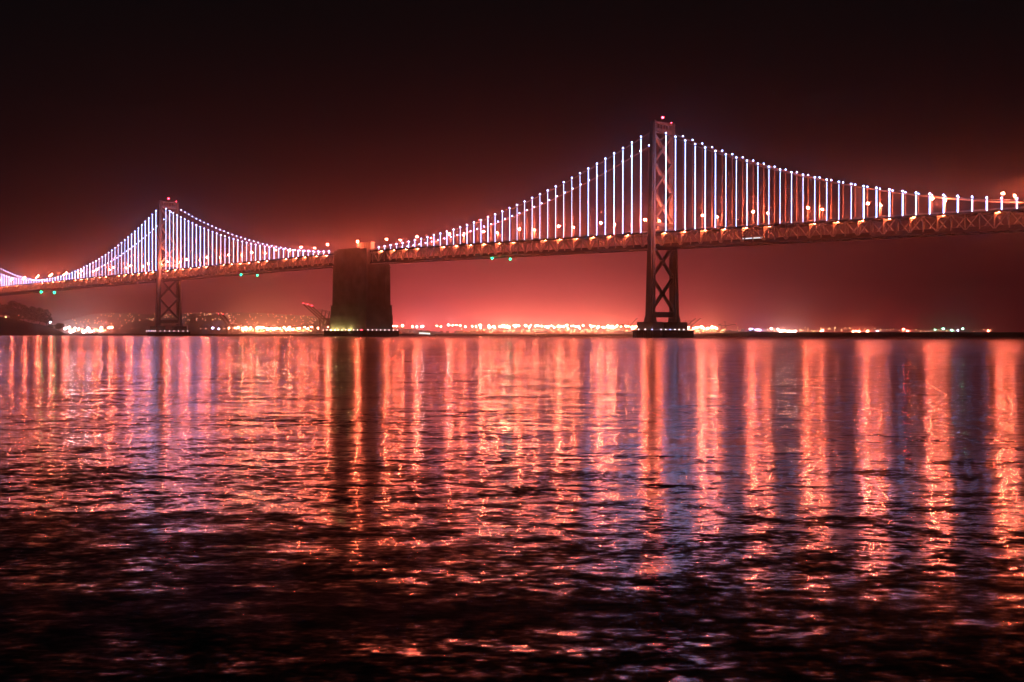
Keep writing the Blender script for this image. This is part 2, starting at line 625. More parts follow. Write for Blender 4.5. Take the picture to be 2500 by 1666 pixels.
# ------------------------------------------------------------------ fenders
def build_fender(sc_, nc, A, B, z, lamps_front, lamps_side, label, reds=(), blues=()):
    t = thing('fender', P(sc_, nc, 0), label, 'fender', 'timber fenders around the bridge piers')
    c = 3.5
    out = [(-A/2+c, -B/2), (A/2-c, -B/2), (A/2, -B/2+c), (A/2, B/2-c), (A/2-c, B/2), (-A/2+c, B/2), (-A/2, B/2-c), (-A/2, -B/2+c)]
    MB().prism([tuple(P(sc_ + a, nc + b_, 0))[:2] for a, b_ in out], -1.5, z).obj('fender_wall', 'timber', t)
    g = 1.06
    MB().prism([tuple(P(sc_ + a*1.02, nc + b_*1.02, 0))[:2] for a, b_ in out], z - 0.05, z + 0.35).obj('fender_cap', 'timber', t)
    MB().prism([tuple(P(sc_ + a*1.015, nc + b_*1.015, 0))[:2] for a, b_ in out], 1.4, 1.9).obj('fender_waler', 'timber', t)
    # vertical piles along the two visible faces
    pile = MB().box(-0.22, 0.22, -0.22, 0.22, -1.5, z - 0.1).mesh('pile', 'timber')
    for k in range(int((A - 2*c) / 2.2)):
        a = -A/2 + c + 1.1 + k * 2.2
        link('pile', pile, t, P(sc_ + a, nc - B/2 - 0.12, 0), ROT)
    for k in range(int((B - 2*c) / 2.2)):
        b_ = -B/2 + c + 1.1 + k * 2.2
        link('pile', pile, t, P(sc_ + A/2 + 0.12, nc + b_, 0), ROT)
    lm = {n: MB().ball((0, 0, 0), 0.34, 6, 4).mesh('fender_lamp', n) for n in ('fender_white', 'fender_blue', 'beacon_red')}
    pos = [(-A/2 + 0.5 + (A - 1.0) * (k + 0.3) / lamps_front, -B/2 - 0.1) for k in range(lamps_front)]
    pos += [(A/2 + 0.1, -B/2 + 2.0 + (B - 4.0) * (k + 0.4) / lamps_side) for k in range(lamps_side)]
    for i, (a, b_) in enumerate(pos):
        mt = 'beacon_red' if i in reds else 'fender_blue' if i in blues else 'fender_white'
        link('fender_lamp', lm[mt], t, P(sc_ + a, nc + b_, z + 0.75))
    return t

build_fender(S_T1 + 1, 10, 27, 46, 5.2, 4, 8, 'dark timber fender with white lamps around the nearer tower foot', blues=(3, 6))
build_fender(S_T2 + 1, 10, 27, 46, 5.2, 6, 7, 'dark timber fender with white lamps around the farther tower foot', blues=(2,))
build_fender(-379, 10.2, 70, 44, 5.6, 11, 8, 'dark timber fender with white lamps around the concrete anchorage', reds=(10,))

# ------------------------------------------------------------------ centre anchorage
def build_anchorage():
    t = thing('anchorage', P(-379, 10, 0), 'massive dark concrete anchorage block carrying the bridge between the two towers', 'anchorage')
    def blk(s0, s1, n0, n1, z0, z1, name, taper=0.0, mat='concrete'):
        lo = [(s0, n0), (s1, n0), (s1, n1), (s0, n1)]
        hi = [(s0+taper, n0+taper), (s1-taper, n0+taper), (s1-taper, n1-taper), (s0+taper, n1-taper)]
        return MB().prism([tuple(P(a, b, 0))[:2] for a, b in lo], z0, z1, [tuple(P(a, b, 0))[:2] for a, b in hi]).obj(name, mat, t)
    blk(S_A0 - 1.8, S_A1 + 1.8, -6.2, 26.2, -2.0, 20.6, 'base_block', 0.25)
    blk(S_A0 - 1.2, S_A1 + 1.2, -5.6, 25.6, 20.62, 30.4, 'base_block', 0.2)
    blk(S_A0, S_A1, -4.4, 24.4, 30.42, 69.4, 'shaft_block', 0.3)
    blk(S_A0 - 1.35, S_A1 + 1.35, -5.75, 25.75, 29.9, 30.5, 'string_course')
    blk(S_A0 - 0.25, S_A1 + 0.25, -4.62, 24.62, 66.6, 67.4, 'string_course')
    for k in range(5):
        blk(S_A0 + 0.02, S_A1 - 0.02, -4.42, 24.42, 36.6 + 6.0 * k, 36.85 + 6.0 * k, 'pour_joint')
    blk(S_A0 + 0.9, S_A1 - 0.6, -3.4, 1.9, 69.42, 84.6, 'cable_housing', 0.2)
    blk(S_A0 + 0.9, S_A1 - 0.6, 18.1, 23.4, 69.42, 84.6, 'cable_housing', 0.2)
    blk(S_A0 + 6, S_A1 - 12, -3.0, 1.6, 84.62, 85.6, 'housing_cap')
    # pilasters on the faces that show
    for n in (-3.2, 18.2):
        blk(S_A1 - 0.4, S_A1 + 0.45, n, n + 5.2, 31.0, 68.5, 'pilaster')
    blk(S_A1 - 0.35, S_A1 + 0.35, 8.0, 13.0, 31.0, 66.0, 'pilaster')
    for a in (-404, -396, -386, -374):  # small lamps and brackets, added to throw a glow on the base wall
        MB().ball(P(a, -8.0, 6.2), 0.15, 6, 4).obj('added_base_lamp', 'added_base_glow', t)
        MB().bar(P(a, -8.0, 5.9), P(a, -8.0, 6.07), 0.1, 0.1).obj('added_lamp_bracket', 'dark_steel', t)
    # street-lamp lit roof shed on the top
    sh = thing('roof_shed', P(-365, 4.2, 84.6), 'long pale lamp-lit shed on top of the concrete anchorage', 'shed')
    MB().prism([tuple(P(a, b, 0))[:2] for a, b in ((-374, 2.2), (-353, 2.2), (-353, 6.4), (-374, 6.4))], 82.6, 90.4).obj('wall', 'pale_paint', sh)
    MB().prism([tuple(P(a, b, 0))[:2] for a, b in ((-374.6, 1.7), (-352.4, 1.7), (-352.4, 6.9), (-374.6, 6.9))], 90.42, 90.9).obj('roof', 'pale_paint', sh)
    for k in range(6):
        s = -372.5 + k * 3.6
        MB().prism([tuple(P(a, b, 0))[:2] for a, b in ((s, 2.05), (s + 0.35, 2.05), (s + 0.35, 2.25), (s, 2.25))], 82.7, 90.3).obj('wall_rib', 'pale_paint', sh)
    return t
build_anchorage()

# ------------------------------------------------------------------ suspension bridge: deck truss, cables, hangers
BR = thing('suspension_bridge', P(-379, 10, 70), 'long double-deck suspension bridge with white-lit hangers crossing the dark bay', 'bridge')
STEP = 9.1
stations = np.arange(S_MIN, S_MAX + 1, STEP)
N_F, N_B = 0.6, 19.4
DEPTH = 12.6

def sweep(n0, n1, dz0, dz1, name, mat, s0=S_MIN, s1=S_MAX, step=STEP):
    b = MB()
    ss = np.arange(s0, s1 + 0.01, step)
    for s in ss:
        h = deck(s)
        b.v += [tuple(P(s, n0, h + dz0)), tuple(P(s, n1, h + dz0)), tuple(P(s, n1, h + dz1)), tuple(P(s, n0, h + dz1))]
    for i in range(len(ss) - 1):
        k = 4 * i
        for a in range(4):
            c = (a + 1) % 4
            b.f.append((k + a, k + 4 + a, k + 4 + c, k + c))
    b.f.append((0, 1, 2, 3))
    k = 4 * (len(ss) - 1)
    b.f.append((k + 3, k + 2, k + 1, k))
    return b.obj(name, mat, BR)

sweep(N_F - 0.55, N_F + 0.45, -1.6, -0.35, 'top_chord', 'dark_steel')
sweep(N_B - 0.45, N_B + 0.55, -1.6, -0.35, 'top_chord', 'dark_steel')
sweep(N_F + 0.46, N_B - 0.46, -0.95, -0.45, 'upper_deck', 'asphalt')
sweep(N_F + 0.2, N_F + 0.40, -0.34, 0.75, 'parapet', 'steel')
sweep(N_B - 0.40, N_B - 0.2, -0.34, 0.75, 'parapet', 'steel')
sweep(N_F - 0.55, N_F + 0.45, -DEPTH, -DEPTH + 1.4, 'bottom_chord', 'dark_steel')
sweep(N_B - 0.45, N_B + 0.55, -DEPTH, -DEPTH + 1.4, 'bottom_chord', 'dark_steel')
sweep(N_F + 0.46, N_B - 0.46, -DEPTH + 0.9, -DEPTH + 1.5, 'lower_deck', 'asphalt')
sweep(N_F + 0.5, N_F + 0.8, -DEPTH + 1.52, -DEPTH + 3.2, 'lower_parapet', 'dark_steel')
sweep(N_B - 0.8, N_B - 0.5, -DEPTH + 1.52, -DEPTH + 3.2, 'lower_parapet', 'dark_steel')
sweep(8.6, 11.4, -DEPTH - 0.9, -DEPTH - 0.35, 'inspection_walkway', 'dark_steel')

# floor beams and stringers under both decks, too deep in the shade to pick apart
fb = MB()
for s in stations:
    h = deck(s)
    fb.bar(P(s, N_F + 0.5, h - DEPTH + 0.3), P(s, N_B - 0.5, h - DEPTH + 0.3), 0.5, 1.1)
    fb.bar(P(s, N_F + 0.5, h - 1.6), P(s, N_B - 0.5, h - 1.6), 0.45, 1.2)
    # knee braces of the sway frames
    fb.bar(P(s, N_F + 0.3, h - 5.0), P(s, N_F + 3.6, h - 2.2), 0.35, 0.35)
    fb.bar(P(s, N_B - 0.3, h - 5.0), P(s, N_B - 3.6, h - 2.2), 0.35, 0.35)
tag(fb.obj('floor_beam', 'steel', BR), kind='stuff')

# truss web: posts and diagonals of the near side, each a part; the far side joined
post = MB().box(-0.3, 0.3, -0.32, 0.32, -DEPTH + 1.3, -1.55).mesh('truss_post', 'steel')
zlo, zhi = -DEPTH + 1.0, -1.2
dm = []
for sg in (1, -1):
    a = Vector((0, 0, zlo if sg > 0 else zhi))
    c = Vector((STEP, 0, zhi if sg > 0 else zlo))
    dm.append(MB().bar(a, c, 0.6, 0.7).mesh('truss_diagonal', 'steel'))
rear = MB()
for i, s in enumerate(stations):
    inside = S_A0 - 2 < s < S_A1 + 2
    h = deck(s)
    if not inside:
        link('truss_post', post, BR, P(s, N_F, h), ROT)
        rear.bar(P(s, N_B, h - DEPTH + 1.3), P(s, N_B, h - 1.55), 0.6, 0.7)
    if i < len(stations) - 1 and not (S_A0 - 10 < s < S_A1 + 1):
        hm = (h + deck(s + STEP)) / 2
        link('truss_diagonal', dm[i % 2], BR, P(s, N_F, hm), ROT)
        a, c = (zlo, zhi) if i % 2 == 0 else (zhi, zlo)
        rear.bar(P(s, N_B, hm + a), P(s + STEP, N_B, hm + c), 0.7, 0.8)
tag(rear.obj('rear_truss_bracing', 'steel', BR), kind='stuff')

# main cables
def cable_mesh(n):
    for a, c in ((S_MIN, S_T2), (S_T2, S_A0 + 6), (S_A1 - 6, S_T1), (S_T1, S_MAX)):
        pts = [P(s, n, cable(s)) for s in np.linspace(a, c, 46)]
        MB().tube(pts, 0.42, 6).obj('main_cable', 'cable_paint', BR)
cable_mesh(0.0)
cable_mesh(20.0)

# hangers
hs = [11.4 + 9.1 * k for k in range(37)] + [-12.8 - 9.02 * k for k in range(37)]
hs += [-767 + 12.6 + 9.06 * k for k in range(38)] + [-767 - 12.4 - 9.08 * k for k in range(62)]
hs = sorted(s for s in hs if S_MIN < s < S_MAX and not (S_A0 - 3 < s < S_A1 + 3))
unit = MB().tube([(0, 0, 0), (0, 0, 1)], 0.5, 6)
def led_strip(mt):
    b = MB()
    b.prism([(0.5 * math.cos(t), 0.5 * math.sin(t)) for t in np.radians([180, 240, 300, 360])], 0, 1)
    b.tube([(0, 0.22, 0), (0, 0.22, 1)], 0.2, 5)
    me = b.mesh('lit_hanger', 'cable_paint')
    me.materials.append(MAT[mt])
    for p in me.polygons:
        if p.center.y < -0.05 and abs(p.normal.z) < 0.5:
            p.material_index = 1
    return me
lit = {n: led_strip(n) for n in ('led_bright', 'led_mid', 'led_soft')}
dull = unit.mesh('hanger', 'cable_paint')
cap = MB().ball((0, 0, 0), 0.48, 8, 5).mesh('hanger_cap_lamp', 'led_cap')
def led_level(s):
    if s > 175: return 'led_bright', 0.95
    if s > 110: return 'led_mid', 0.42
    if s > 65: return 'led_mid', 0.46
    if s > 0: return 'led_bright', 0.62
    if s > -75: return 'led_bright', 0.58
    if s > -155: return 'led_soft', 0.40
    if s > S_A1: return 'led_mid', 0.50
    if s > -560: return 'led_mid', 0.75
    if s > -640: return 'led_soft', 0.60
    if s > -767: return 'led_bright', 0.85
    if s > -860: return 'led_bright', 0.85
    if s > -960: return 'led_mid', 0.55
    return 'led_bright', 0.95
far_joined = MB()
far_caps = MB()
for s in hs:
    zt, zb = cable(s) - 0.2, deck(s) - 0.3
    mt, w = led_level(s)
    w *= random.uniform(0.6, 0.88)
    if random.random() < 0.12:
        mt = 'led_soft'
    hp = BR
    if zt - zb > 0.6:
        hp = sub(link('lit_hanger', lit[mt], BR, P(s, 0.0, zb), ROT, (w, w, zt - zb)))
    link('hanger_cap_lamp', cap, hp, P(s, -0.1, cable(s) + 1.15))
    if s < -770:
        if zt - zb > 0.6:
            far_joined.tube([P(s, 20.0, zb), P(s, 20.0, zt)], 0.24, 5)
        far_caps.ball(P(s, 20.0, cable(s) + 1.0), 0.42, 6, 4)
    else:
        hp = BR
        if zt - zb > 0.6:
            hp = sub(link('hanger', dull, BR, P(s, 20.0, zb), 0, (0.55, 0.55, zt - zb)))
        link('hanger_cap_lamp', cap, hp, P(s, 20.0, cable(s) + 1.05), 0, (0.85, 0.85, 0.85))
tag(far_joined.obj('distant_hanger', 'cable_paint', BR), kind='stuff')
tag(far_caps.obj('distant_cap_lamp', 'led_cap', BR), kind='stuff')

# lamps hung under the upper deck that light the truss from inside
soffit = MB().box(-0.5, 0.5, -0.2, 0.2, -0.12, 0.12).mesh('soffit_lamp', 'sodium_low')
for k, s in enumerate(np.arange(263.9 + 18.2 * 4, S_MIN, -18.2)):
    if S_A0 - 6 < s < S_A1 + 2 or abs(s) < 6 or abs(s - S_T2) < 6:
        continue
    if k % 7 == 5:
        continue
    link('soffit_lamp', soffit, BR, P(s + random.uniform(-1, 1), N_F + 2.4, deck(s) - 1.36), ROT)

# green navigation lights under the middle of each span
for s, n in ((-179.5, 0.6), (-177, 19.4), (-585.8, 0.6), (-583, 19.4), (-1119, 0.6), (-1119, 19.4)):
    h = deck(s) - DEPTH
    b = MB().tube([P(s, n, h + 0.1), P(s, n, h - 1.0)], 0.12, 5).obj('navigation_light_bracket', 'dark_steel', BR)
    MB().ball(P(s, n, h - 1.4), 0.75 if s > -1000 else 1.25, 8, 5).obj('navigation_light', 'nav_green', sub(b))

# ------------------------------------------------------------------ street lamps on the upper deck
pole_m = MB().tube([(0, 0, 0), (0, 0, 9.4)], [0.16, 0.10], 6).mesh('pole', 'steel')
arm_m = MB().tube([(0, 0, 9.3), (0, 0.2, 9.9), (0, 0.6, 10.25), (0, 1.0, 10.3)], 0.08, 5).mesh('arm', 'steel')
head_m = MB().prism([(-0.28, 0.3), (0.28, 0.3), (0.34, 1.5), (-0.34, 1.5)], 10.3, 10.55).mesh('lamp_head', 'dark_steel')
bulb_near = MB().ball((0, 0.9, 9.72), 0.86, 8, 5, 0.72).mesh('lamp_bulb', 'sodium')
bulb_far = MB().ball((0, 0.9, 9.86), 0.62, 8, 5, 0.72).mesh('lamp_bulb', 'sodium')
lamp_s = [44.2 + 44.4 * k for k in range(7)] + [-10.2 - 45.4 * k for k in range(9)] + [-424 - 47.2 * k for k in range(20)]
lamp_s = sorted([s for s in lamp_s if S_MIN + 10 < s < S_MAX], reverse=True)

def lamp_label(s, near):
    row = 'near' if near else 'far'
    if s > 0:
        k = sorted([x for x in lamp_s if x > 0]).index(s)
        where = 'right of the nearer tower'
    elif s > S_A1:
        k = sorted([x for x in lamp_s if S_A1 < x <= 0], reverse=True).index(s)
        where = 'left of the nearer tower'
    elif s >= S_A0:
        return 'orange street lamp above the concrete anchorage, on the %s edge of the deck' % row
    elif s > S_T2:
        k = sorted([x for x in lamp_s if S_T2 < x < S_A0], reverse=True).index(s)
        where = 'left of the concrete anchorage'
    else:
        k = sorted([x for x in lamp_s if x <= S_T2], reverse=True).index(s)
        where = 'left of the farther tower'
    return 'orange street lamp on the %s deck edge, %s %s' % (row, ORD[k], where)

for s in lamp_s:
    for near in (True, False):
        if not near and abs(s + 424) < 3:
            continue
        n = N_F + 0.1 if near else N_B - 0.1
        z = deck(s) - 0.4
        j = random.uniform(-0.6, 0.6)
        t = thing('street_lamp', P(s + j, n, z), lamp_label(s, near), 'street lamp', 'orange street lamps along the bridge deck', ROT if near else ROT + math.pi, world=False)
        link('pole', pole_m, t)
        link('arm', arm_m, t)
        hd = link('lamp_head', head_m, t)
        link('lamp_bulb', bulb_near if near else bulb_far, hd)

# ------------------------------------------------------------------ a bus on the lower deck
def build_bus():
    s0, s1 = 78.0, 95.5
    t = thing('bus', P((s0 + s1) / 2, 4, deck(86) - DEPTH + 1.5), 'bus with bright side windows on the lower deck, right of the nearer tower', 'bus')
    h = deck(86) - DEPTH + 1.5
    def bx(a, b, n0, n1, z0, z1, nm, mt):
        MB().prism([tuple(P(p, q, 0))[:2] for p, q in ((a, n0), (b, n0), (b, n1), (a, n1))], h + z0, h + z1).obj(nm, mt, t)
    bx(s0, s1, 2.6, 5.1, 0.45, 3.2, 'body', 'pale_paint')
    bx(s0 + 0.4, s1 - 0.4, 2.55, 2.62, 1.75, 2.5, 'window_band', 'bus_light')
    for a in (s0 + 2.5, s0 + 9.5, s1 - 3.0):
        MB().tube([P(a, 2.5, h + 0.5), P(a, 5.2, h + 0.5)], 0.5, 10).obj('wheel', 'asphalt', t)
build_bus()

# ------------------------------------------------------------------ far shore, hills, island
def strip(name, prof, Yf, Yb, mat, label, zoff=-1.0):
    """Low land: list of (pixel x, pixel y of its top) at depth Yf."""
    b = MB()
    for x, y in prof:
        p = px(x, y, Yf)
        top = max(p.z, 1.2)
        b.v += [(p.x, Yf, zoff), (p.x, Yf + 30, top * 0.75), (p.x, Yf + 90, top), (p.x, Yb, top)]
    for i in range(len(prof) - 1):
        k = 4 * i
        for a in range(3):
            b.f.append((k + a, k + 4 + a, k + 5 + a, k + 1 + a))
    o = b.obj(name, mat)
    tag(o, label, None, None, 'structure')
    return o
prof = []
r = random.Random(4)
for x in range(-500, 3100, 6):
    if x < 700: y = 818.3
    elif x < 1000: y = 816.6
    elif x < 1700: y = 815.0
    else: y = 815.0 - min(1, (x - 1700) / 120) * 4.2
    prof.append((x, y - r.uniform(0, 0.7)))
strip('breakwater', [(x, (817.3 if x < 850 else 816.3 if x < 1650 else 816.3 - 5.2 * min(1, (x - 1650) / 260)) - r.uniform(0, 0.8) - (r.uniform(0, 1.6) if x > 1850 else 0)) for x in range(150, 3200, 4)], 2300, 2480, 'rock', 'low dark breakwater and shore in front of the port')
strip('far_shore', prof, 4300, 5600, 'soil', 'low dark far shore along the horizon')

# hills beyond the port
def hill_h(X, Y):
    a = X / Y
    ridge = 235 + 25 * math.sin(a * 15 + 1.0) + 20 * math.sin(a * 31 + 2) - 240 * max(0, min(1, (a + 0.16) / 0.12))
    ridge *= 1 - 0.75 * max(0, min(1, (-0.335 - a) / 0.05))
    u = max(0.0, min(1.0, (Y - 6500) / 6500))
    return max(3.0, ridge * (u ** 1.25)) + 5 * math.sin(X / 260.0) * u
def build_hills():
    b = MB()
    ax = np.linspace(-0.62, 0.62, 90)
    yy = np.linspace(5590, 13500, 26)
    for Y in yy:
        for a in ax:
            b.v.append((a * Y, Y, hill_h(a * Y, Y)))
    n = len(ax)
    for i in range(len(yy) - 1):
        for j in range(n - 1):
            b.f.append((i*n + j, i*n + j + 1, (i+1)*n + j + 1, (i+1)*n + j))
    o = b.obj('hills', 'soil', None, True)
    tag(o, 'far hills behind the port, lost in the haze', None, None, 'structure')
build_hills()

# ------------------------------------------------------------------ sprinkled lights on the hills (uncountable)
def hill_point(x, y):
    """Point on the hill surface that lies on the ray through pixel (x, y)."""
    for Y in np.arange(6600, 13400, 60):
        p = px(x, y, Y)
        if p.z <= hill_h(p.x, Y) + 0.5:
            return Vector((p.x, Y - 8, hill_h(p.x, Y) + 5.0))
    return None
def build_hill_lights():
    r = random.Random(11)
    warm, gold = MB(), MB()
    def put(x, y, big=1.0):
        q = hill_point(x, y)
        if q is None:
            return
        b = gold if r.random() < 0.3 else warm
        b.ball(q, (q.y / 3000.0) * r.uniform(0.55, 1.15) * big, 5, 4)
    for k in range(150):
        put(r.uniform(165, 800), min(806, 767 + abs(r.gauss(0, 1)) * 20))
    for c in range(18):
        cx, cy_ = r.uniform(170, 800), r.uniform(762, 800)
        for k in range(r.randint(3, 8)):
            put(cx + r.gauss(0, 14), cy_ + r.gauss(0, 4))
    for k in range(110):
        put(r.uniform(955, 1570), r.triangular(735, 806, 800))
    for c in range(8):
        cx, cy_ = r.uniform(960, 1260), r.uniform(760, 800)
        for k in range(r.randint(3, 6)):
            put(cx + r.gauss(0, 12), cy_ + r.gauss(0, 4))
    for x in (1800, 1813, 1818, 1824, 1829, 1833, 1837, 1845, 2034, 2044, 2052, 2058, 2100, 2114):
        put(x, 769 + (x - 1800) * 0.035 + r.uniform(-1, 1), 0.9)
    for k in range(70):
        put(r.uniform(1690, 2500), r.triangular(775, 808, 800), 0.8)
    a = warm.obj('hillside_lights', 'dot_warm')
    c = gold.obj('hillside_lights', 'dot_gold')
    tag(a, 'warm pinpoint lights scattered over the far hills', 'city lights', None, 'stuff')
    tag(c, 'golden pinpoint lights scattered over the far hills', 'city lights', None, 'stuff')
build_hill_lights()

# ------------------------------------------------------------------ port floodlight masts
def shore_z(X):
    x = 1250 + X / 4300 * F
    if x < 700: y = 818.6
    elif x < 1000: y = 816.9
    elif x < 1700: y = 815.3
    else: y = 815.3 - min(1, (x - 1700) / 120) * 4.2
    return max(px(x, y, 4300).z, 1.2)

mast_mesh, head_mesh, arm_mesh = {}, {}, None
mast_unit = MB().tube([(0, 0, 0), (0, 0, 1)], [0.55, 0.3], 5).mesh('mast', 'dark_steel')
ring_unit = MB().prism([(1.6*math.cos(t), 1.6*math.sin(t)) for t in np.linspace(0, 6.283, 8, endpoint=False)], -0.3, 0.3).mesh('lamp_ring', 'dark_steel')
def head_of(mt, r):
    key = (mt, r)
    if key not in head_mesh:
        head_mesh[key] = MB().ball((0, 0, 0), r, 7, 5, 0.7).mesh('floodlight', mt)
    return head_mesh[key]
def mast(x, y, mt, rad, Y, label, group):
    p = px(x, y, Y)
    z0 = shore_z(p.x)
    t = thing('floodlight_mast', (p.x, Y, z0), label, 'floodlight mast', group, world=False)
    hh = max(3.0, p.z - z0)
    link('mast', mast_unit, t, None, None, (1, 1, hh))
    rg = link('lamp_ring', ring_unit, t, (0, 0, hh))
    link('floodlight', head_of(mt, rad), rg, (0, 0, 0.3 + rad * 0.7))
rr = random.Random(5)
def many(vals, x0, scale, y, mt_fn, label, group, big=()):
    for k, v in enumerate(sorted(vals)):
        x = x0 + v / scale
        lb = label if len(vals) == 1 else label + ', ' + ordinal(k) + ' from left'
        mast(x, y + rr.uniform(-2.2, 2.2), mt_fn(v), 4.6 if v in big else rr.choice((2.2, 2.7, 3.2)), rr.uniform(4420, 5200), lb, group)
many([205, 225, 278, 360, 395, 435, 445, 560, 592, 655, 690, 720, 752, 792, 850, 880], 900, 3.361, 798,
     lambda v: 'port_orange' if v in (205, 225, 278, 720) else ('port_white' if v % 2 else 'port_gold'),
     'floodlight mast on the far shore just right of the anchorage', 'port floodlights right of the anchorage', (278,))
many([915, 985, 1025, 1100, 1115, 1140, 1190, 1210, 1232, 1287, 1330, 1365, 1375, 1390, 1420, 1450, 1465, 1480, 1500, 1555, 1575, 1600, 1625, 1665, 1680, 1690, 1720, 1760, 1820, 1835, 1850, 1885, 1920, 1965, 1995, 2040, 2070, 2110, 2130, 2160, 2185, 2200, 2220], 900, 3.361, 798,
     lambda v: 'port_gold', 'golden floodlight mast in the dense port row before the nearer tower', 'dense port floodlights left of the nearer tower', (915, 1100, 1287, 1885, 1965, 2220))
many([145, 255], 500, 7.353, 804, lambda v: 'port_blue', 'bluish floodlight mast beside the pair of slanted crane booms', 'bluish port floodlights')
many([430, 550, 600, 680, 740, 820, 930, 960, 1000, 1050, 1110, 1190, 1250, 1290, 1345, 1425, 1520, 1700, 1790, 1850, 1915, 2030, 2215], 500, 7.353, 803,
     lambda v: 'port_gold', 'golden floodlight mast in the port row left of the anchorage', 'port floodlights left of the anchorage', (820, 960, 1520))
many([10, 180, 250, 320, 430, 500, 630, 760, 850, 900], 1680, 13.07, 801, lambda v: 'port_gold',
     'golden floodlight mast just right of the nearer tower foot', 'port floodlights right of the nearer tower', (430, 760))
many([1250, 1320, 1440, 1510, 1690, 1940, 2090, 2140], 0, 7.843, 804.5, lambda v: 'port_white' if v < 1800 else 'port_orange',
     'tall floodlight mast on the shore between island and farther tower', 'floodlights right of the island', (1690, 1940, 2090))
many([1360, 1400, 1600, 1640, 1740, 1790, 1930], 0, 7.843, 812.5, lambda v: 'port_white',
     'low white floodlight mast on the shore between island and farther tower', 'low floodlights right of the island', (1360, 1400, 1740, 1930))
many([105, 122, 140, 165, 185], 1800, 3.361, 805.5, lambda v: 'port_blue', 'blue light mast in the row of five on the right shore', 'row of blue shore lights')
many([278, 335], 1800, 3.361, 805, lambda v: 'port_white', 'white shore light mast right of the five blue lights', 'white shore lights right of the blue row')
many([355, 370, 385, 400, 412, 425, 440, 460, 475], 1800, 3.361, 809, lambda v: 'port_white' if v % 2 else 'port_gold',
     'low light mast in the bright line on the right shore', 'bright line of low shore lights')
many([685, 700, 950, 975, 1000, 1068, 2060], 1800, 3.361, 809.5, lambda v: 'port_orange', 'small orange shore light mast far right of the nearer tower', 'small orange shore lights')
many([1150], 1800, 3.361, 810, lambda v: 'port_blue', 'single blue shore light mast left of the large red-orange lights', 'single blue shore light')
many([1365, 1397], 1800, 3.361, 807, lambda v: 'port_red', 'large red-orange floodlight mast of the right shore pair', 'twin red-orange shore lights', (1365, 1397))
many([1622, 1690, 1760, 1810, 1850], 1800, 3.361, 804.5, lambda v: 'port_blue' if v == 1810 else 'port_green', 'green-blue light mast near the right end of the shore', 'green shore lights')

xr = random.Random(77)
many([xr.uniform(880, 2230) for k in range(34)], 900, 3.361, 801, lambda v: 'port_gold', 'small lower floodlight mast among the dense port row before the nearer tower', 'small port floodlights before the nearer tower')
many([xr.uniform(620, 1750) for k in range(14)], 500, 7.353, 806, lambda v: 'port_gold', 'small lower floodlight mast in the port left of the anchorage', 'small port floodlights left of the anchorage')

# low yard lights and lit quay edge: uncountable
def yard():
    r = random.Random(21)
    b, g = MB(), MB()
    for k in range(420):
        x = r.choice([r.uniform(585, 760), r.uniform(1120, 1575), r.uniform(1180, 1575), r.uniform(1670, 1770), r.uniform(165, 260)])
        Y = r.uniform(4400, 5300)
        p = px(x, r.uniform(804, 812), Y)
        (b if r.random() < 0.5 else g).ball(p, r.uniform(0.7, 1.5), 5, 4)
    for k in range(130):
        p = px(r.triangular(1700, 2500, 1900), r.triangular(798, 809.5, 807), r.uniform(4400, 5300))
        (b if r.random() < 0.65 else g).ball(p, r.uniform(0.6, 1.2), 5, 4)
    tag(b.obj('yard_lights', 'yard_warm'), 'warm low lights crowded across the far container yards', 'yard lights', None, 'stuff')
    tag(g.obj('yard_lights', 'yard_gold'), 'golden low lights crowded across the far container yards', 'yard lights', None, 'stuff')
yard()

# ------------------------------------------------------------------ container stacks and sheds on the far shore
def stacks():
    r = random.Random(8)
    zones = [(590, 760, 'left of the concrete anchorage', 10), (960, 1560, 'between anchorage and nearer tower', 34), (1670, 1800, 'right of the nearer tower', 8)]
    for x0, x1, where, cnt in zones:
        for k in range(cnt):
            x = x0 + (x1 - x0) * (k + r.random() * 0.8) / cnt
            Y = r.uniform(4450, 5000)
            p = px(x, 815, Y)
            z0 = shore_z(p.x)
            b = MB()
            w = 0
            for c in range(r.randint(3, 6)):
                h = 2.6 * r.randint(1, 5)
                b.box(w, w + 12.2, 0, 9.6, 0, h)
                for lv in range(1, int(h / 2.6)):
                    b.box(w - 0.05, w + 12.25, -0.06, 9.66, lv * 2.6 - 0.06, lv * 2.6 + 0.06)
                w += 12.7
            me = b.mesh('container_stack', r.choice(('container_red', 'container_blue', 'shed_paint')))
            o = link('container_stack', me, None, (p.x, Y, z0))
            tag(o, 'container stack on the far shore %s, %s from left' % (where, ordinal(k)), 'containers', 'container stacks ' + where)
stacks()

